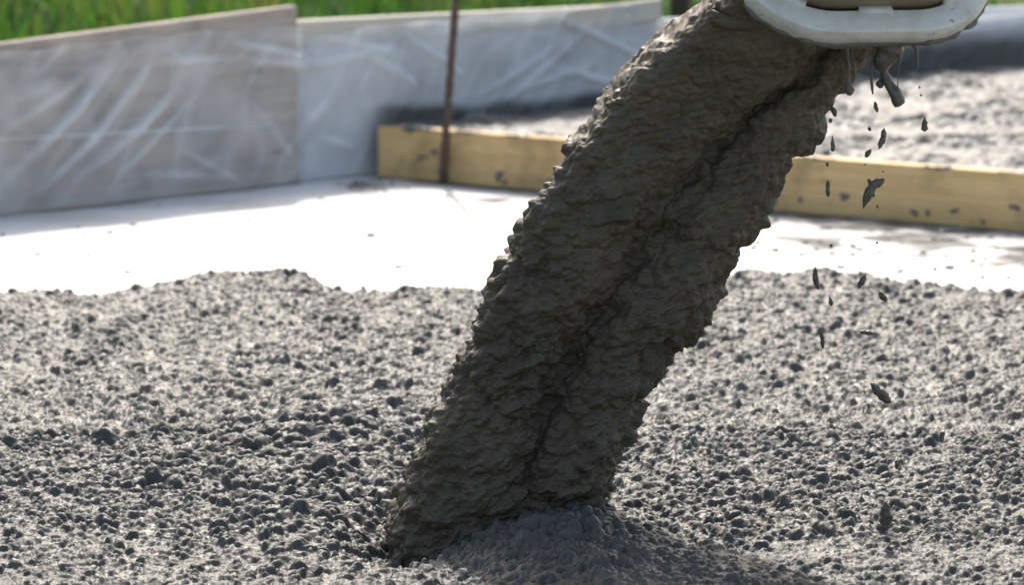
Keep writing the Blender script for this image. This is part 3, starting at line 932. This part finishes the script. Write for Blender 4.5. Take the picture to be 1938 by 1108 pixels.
def tab(xa, xb, name, vpush=0.0):                               # weld plates that close the gap over part of the outline
    o_in, o_out = off(0, BWid + gap + 0.002), off(0, BWid - 0.005)
    idx = [i for i in range(len(o_in)) if o_in[i, 1] < 0.0 and xa <= o_in[i, 0] <= xb]
    dense = []
    a = np.array([o_in[i] for i in idx]); b = np.array([o_out[i] for i in idx])
    if len(idx) < 2:
        yb_i, yb_o = -HHr + BWid + gap + 0.002, -HHr + BWid - 0.005
        a = np.array([(xa, yb_i), (xb, yb_i)]); b = np.array([(xa - 0.002, yb_o), (xb + 0.002, yb_o)])
    V = []
    for q, d in ((a, 0.0158), (b, 0.0158), (b, 0.0125), (a, 0.002)):
        V.append(cen + q[:, :1] * Ux + q[:, 1:] * Uv + A * d - cen)
    V = np.stack(V + [V[0]])
    me = raw_mesh(name, V.reshape(-1, 3), grid_faces(5, V.shape[1]))
    bm = bmesh.new(); bm.from_mesh(me)
    bmesh.ops.remove_doubles(bm, verts=bm.verts, dist=1e-6)
    bmesh.ops.holes_fill(bm, edges=bm.edges)
    bmesh.ops.recalc_face_normals(bm, faces=bm.faces)
    bm.to_mesh(me); bm.free()
    link(name, me, M_WHITE, chute)


t = NT('gap_black')
M_GAP = t.done(t.principled((0.022, 0.02, 0.018), 0.8, None, 0.2))
ring('gap_backing', [(off(0, BWid - 0.002), -0.012), (off(0, BWid - 0.002), -0.004), (off(0, BWid + gap + 0.004), -0.004), (off(0, BWid + gap + 0.004), -0.012)], M_GAP, chute)  # added ring; its black stands in for shade inside the gap
oc = off(0, 0.002)
oc = oc[(oc[:, 1] < -0.02)]
cp = np.stack([cen + o[0] * Ux + o[1] * Uv - A * 0.014 for o in oc])
me = tube_mesh('lumpy_edge', cp - cen, 0.0032 + 0.0022 * np.abs(np.sin(np.arange(len(cp)) * 1.9)) , 8, 3, 0.7, 70, 9)  # thin dark lumpy line along the rim's lower back edge
link('lumpy_edge', me, M_DROP, chute)
tab(-0.022, 0.018, 'weld_tab')
tab(-0.2, -0.086, 'weld_tab')
tab(0.082, 0.2, 'weld_tab')

# ------------------------------------------------------------------ drips that hang from the rim
def chain(name, pts, rad, yd, label, cat, group, mat=M_DROP, lump=0.3, lf=80, seed=0, nseg=14, sub=5, flat=1.0):
    P = [PY(x, y, yd + (dy[0] if dy else 0)) for x, y, *dy in pts]
    me = tube_mesh(name, P, np.array(rad) * yd / F, nseg, sub, lump, lf, seed, flat)
    return thing(name, label, cat, group, me, mat)


YD = 3.90
chain('concrete_drip', [(1684, 78), (1680, 96), (1672, 118), (1674, 138), (1684, 160), (1696, 180), (1702, 196), (1704, 200)], [26, 26, 20, 9, 9.5, 13, 13, 6], YD, 'fat grey drip of concrete with a bulging end hanging under the white rim', 'concrete drip', 'drips hanging from the rim', seed=1)
chain('concrete_drip', [(1676, 128), (1668, 148), (1666, 158), (1668, 166)], [5, 4, 8, 4], YD + 0.005, 'short bulb-ended drip stuck to the left of the fat drip', 'concrete drip', 'drips hanging from the rim', seed=2)
chain('concrete_drip', [(1660, 84), (1652, 110), (1649, 140), (1650, 160), (1652, 178)], [7, 3, 1.6, 3.4, 1.5], YD, 'thin string of concrete with a slim drop, left of the fat drip', 'concrete drip', 'drips hanging from the rim', seed=3)
chain('concrete_drip', [(1702, 80), (1703, 100), (1702, 116)], [7, 6, 2.5], YD - 0.01, 'small glossy blob under the rim just right of the fat drip', 'concrete drip', 'drips hanging from the rim', seed=6)
chain('concrete_drip', [(1702, 110), (1700, 140), (1699, 168)], [1.6, 1.1, 1.0], YD - 0.01, 'hair-thin thread of concrete running down to the fat drip', 'concrete drip', 'drips hanging from the rim', seed=7)
chain('concrete_drip', [(1722, 82), (1734, 92), (1736, 112), (1736, 130)], [3.5, 3, 1.8, 1.2], YD - 0.01, 'curved thin drip furthest right under the white rim', 'concrete drip', 'drips hanging from the rim', seed=4)
chain('concrete_drip', [(1600, 80), (1605, 110), (1606, 140), (1606, 162), (1608, 172), (1606, 180)], [4, 2.2, 2.4, 7, 9, 4], YD - 0.01, 'thin drip with a rounded end in front of the stream edge', 'concrete drip', 'drips hanging from the rim', seed=5)

# ------------------------------------------------------------------ drops in the air
G = 'falling drops of concrete'


def drop(x, y, wd, ln, tilt, label, yd=YD, bend=0.0, tear=0.0, seed=0):
    a = R(tilt)
    ux, uy = math.sin(a), math.cos(a)
    pts, rad = [], []
    for q in (-0.5, -0.3, -0.1, 0.12, 0.32, 0.5):
        b = bend * (1 - (2 * q) ** 2)
        pts.append((x + q * ln * ux + b * uy, y + q * ln * uy - b * ux))
        rr = math.sqrt(max(0.02, 1 - (2 * q) ** 2))
        rr *= 1 + tear * q * 1.6
        rad.append(max(0.6, wd / 2 * rr))
    chain('concrete_drop', pts, rad, yd, label, 'concrete drop', G, lump=0.45, lf=150, seed=seed, nseg=14, sub=5)


drop(1578, 211, 11, 21, 25, 'stubby drop breaking off the right edge of the stream just below the rim', 4.0, seed=1)
drop(1572, 228, 7, 9, 0, 'tiny round drop close to the stream under the stubby drop', 4.0, seed=2)
drop(1576, 272, 8, 30, 2, 'slim teardrop near the stream, just above the yellow beam', tear=0.9, seed=3)
drop(1566, 311, 7, 9, 0, 'tiny round drop in front of the upper edge of the beam', seed=4)
drop(1567, 357, 9, 33, 2, 'slim spindle-shaped drop in front of the beam face near the stream', seed=5)
drop(1658, 202, 8, 22, 14, 'slim tilted drop right below the hanging drips', seed=6)
drop(1646, 244, 7, 9, 20, 'tiny drop left of the long double drop', seed=7)
drop(1668, 262, 11, 42, -14, 'long double drop over the bright slab', bend=3, seed=8)
drop(1643, 290, 9, 20, -38, 'slanted drop just above the beam, below the long double drop', seed=9)
drop(1750, 235, 12, 28, 0, 'teardrop out on its own to the right over the bright slab', tear=0.9, seed=10)
drop(1637, 311, 3.5, 4, 0, 'speck of concrete at the top of the beam', seed=11)
drop(1671, 325, 3.5, 4, 0, 'speck of concrete just above the forked splash', seed=12)
drop(1661, 391, 5, 6, 0, 'speck of concrete just below the forked splash', seed=13)
drop(1573, 465, 6, 7, 0, 'small drop over the white floor below the beam', seed=14)
drop(1660, 460, 4, 5, 0, 'speck of concrete over the white floor under the forked splash', seed=15)
drop(1740, 165, 4, 5, 0, 'upper of two specks at the back edge of the slab', seed=26)
drop(1743, 180, 5, 5, 0, 'lower of two specks at the back edge of the slab', seed=27)
drop(1547, 527, 11, 44, 8, 'long curved drop at the back edge of the concrete pool', bend=-4, seed=16)
drop(1631, 533, 12, 30, -28, 'slanting drop at the back edge of the pool, right of the curved one', seed=17)
drop(1671, 561, 13, 24, 38, 'rounded drop leaning left just past the back edge of the pool', seed=18)
drop(1572, 570, 8, 20, 12, 'small pear-shaped drop below the long curved drop', tear=0.6, seed=19)
drop(1556, 643, 9, 36, 4, 'slim upright drop in front of the far part of the pool', seed=20)
drop(1640, 630, 9, 28, 80, 'flat sideways drop in front of the far part of the pool', seed=21)
drop(1667, 745, 20, 54, 44, 'large slanted drop over the middle of the pool', seed=22)
drop(1673, 979, 24, 58, -4, 'large ragged drop low over the pool near the front', bend=4, seed=23)
drop(1697, 880, 9, 18, 0, 'small blurred drop above the large ragged drop', seed=24)
drop(1783, 823, 9, 18, -30, 'small slanted drop furthest right over the pool', seed=25)
# forked splash, one lump with three arms
P = [PY(x, y, YD) for x, y in ((1664, 340), (1652, 350), (1647, 360), (1640, 376), (1634, 394))]
m1 = tube_mesh('concrete_drop', P, np.array([5, 8, 9, 7, 1.5]) * YD / F, 12, 4, 0.3, 120, 31)
P = [PY(x, y, YD + 0.002) for x, y in ((1643, 339), (1651, 350), (1660, 349), (1669, 342), (1673, 338))]
m2 = tube_mesh('b', P, np.array([3.5, 7, 7, 5.5, 2.5]) * YD / F, 12, 4, 0.3, 120, 32)
P = [PY(x, y, YD - 0.001) for x, y in ((1646, 362), (1652, 368), (1655, 373))]
m3 = tube_mesh('c', P, np.array([4, 4, 1.5]) * YD / F, 10, 3, 0.2, 120, 33)
bm = bmesh.new()
for m in (m1, m2, m3):
    bm.from_mesh(m)
mj = bpy.data.meshes.new('concrete_drop'); bm.to_mesh(mj); bm.free()
thing('concrete_drop', 'forked splash of concrete with three arms in front of the beam', 'concrete drop', G, mj, M_DROP)

# ------------------------------------------------------------------ crumbs on the white sheet
r = np.random.default_rng(77)
V, Fc = [], []
ico = bmesh.new(); bmesh.ops.create_icosphere(ico, subdivisions=1, radius=1.0)
iv = np.array([v.co[:] for v in ico.verts]); ifc = np.array([[v.index for v in f.verts] for f in ico.faces]); ico.free()
spots = [(r.uniform(0, 1938), r.uniform(360, 540)) for _ in range(90)] + [(690 + r.normal(0, 40), 352 + r.normal(0, 8)) for _ in range(22)] + [(r.uniform(1380, 1938), r.uniform(430, 530)) for _ in range(70)]
k = 0
for x, y in spots:
    p = PZ(x, y, 0.003)
    if (p - B0) @ N < 0.06 or -((p - BL) @ BN) > -0.03 and (p - BL) @ BD > -0.05:
        continue
    s = r.uniform(0.003, 0.008) * np.array([r.uniform(0.8, 2.0), r.uniform(0.8, 1.6), 0.6])
    V.append(iv * s * (1 + 0.2 * r.normal(size=(len(iv), 1))) + p); Fc.append(ifc + k * len(iv)); k += 1
link('concrete_crumbs', raw_mesh('concrete_crumbs', np.concatenate(V), np.concatenate(Fc)), M_SPLAT, kind='stuff', label='crumbs of concrete scattered on the white floor sheet')
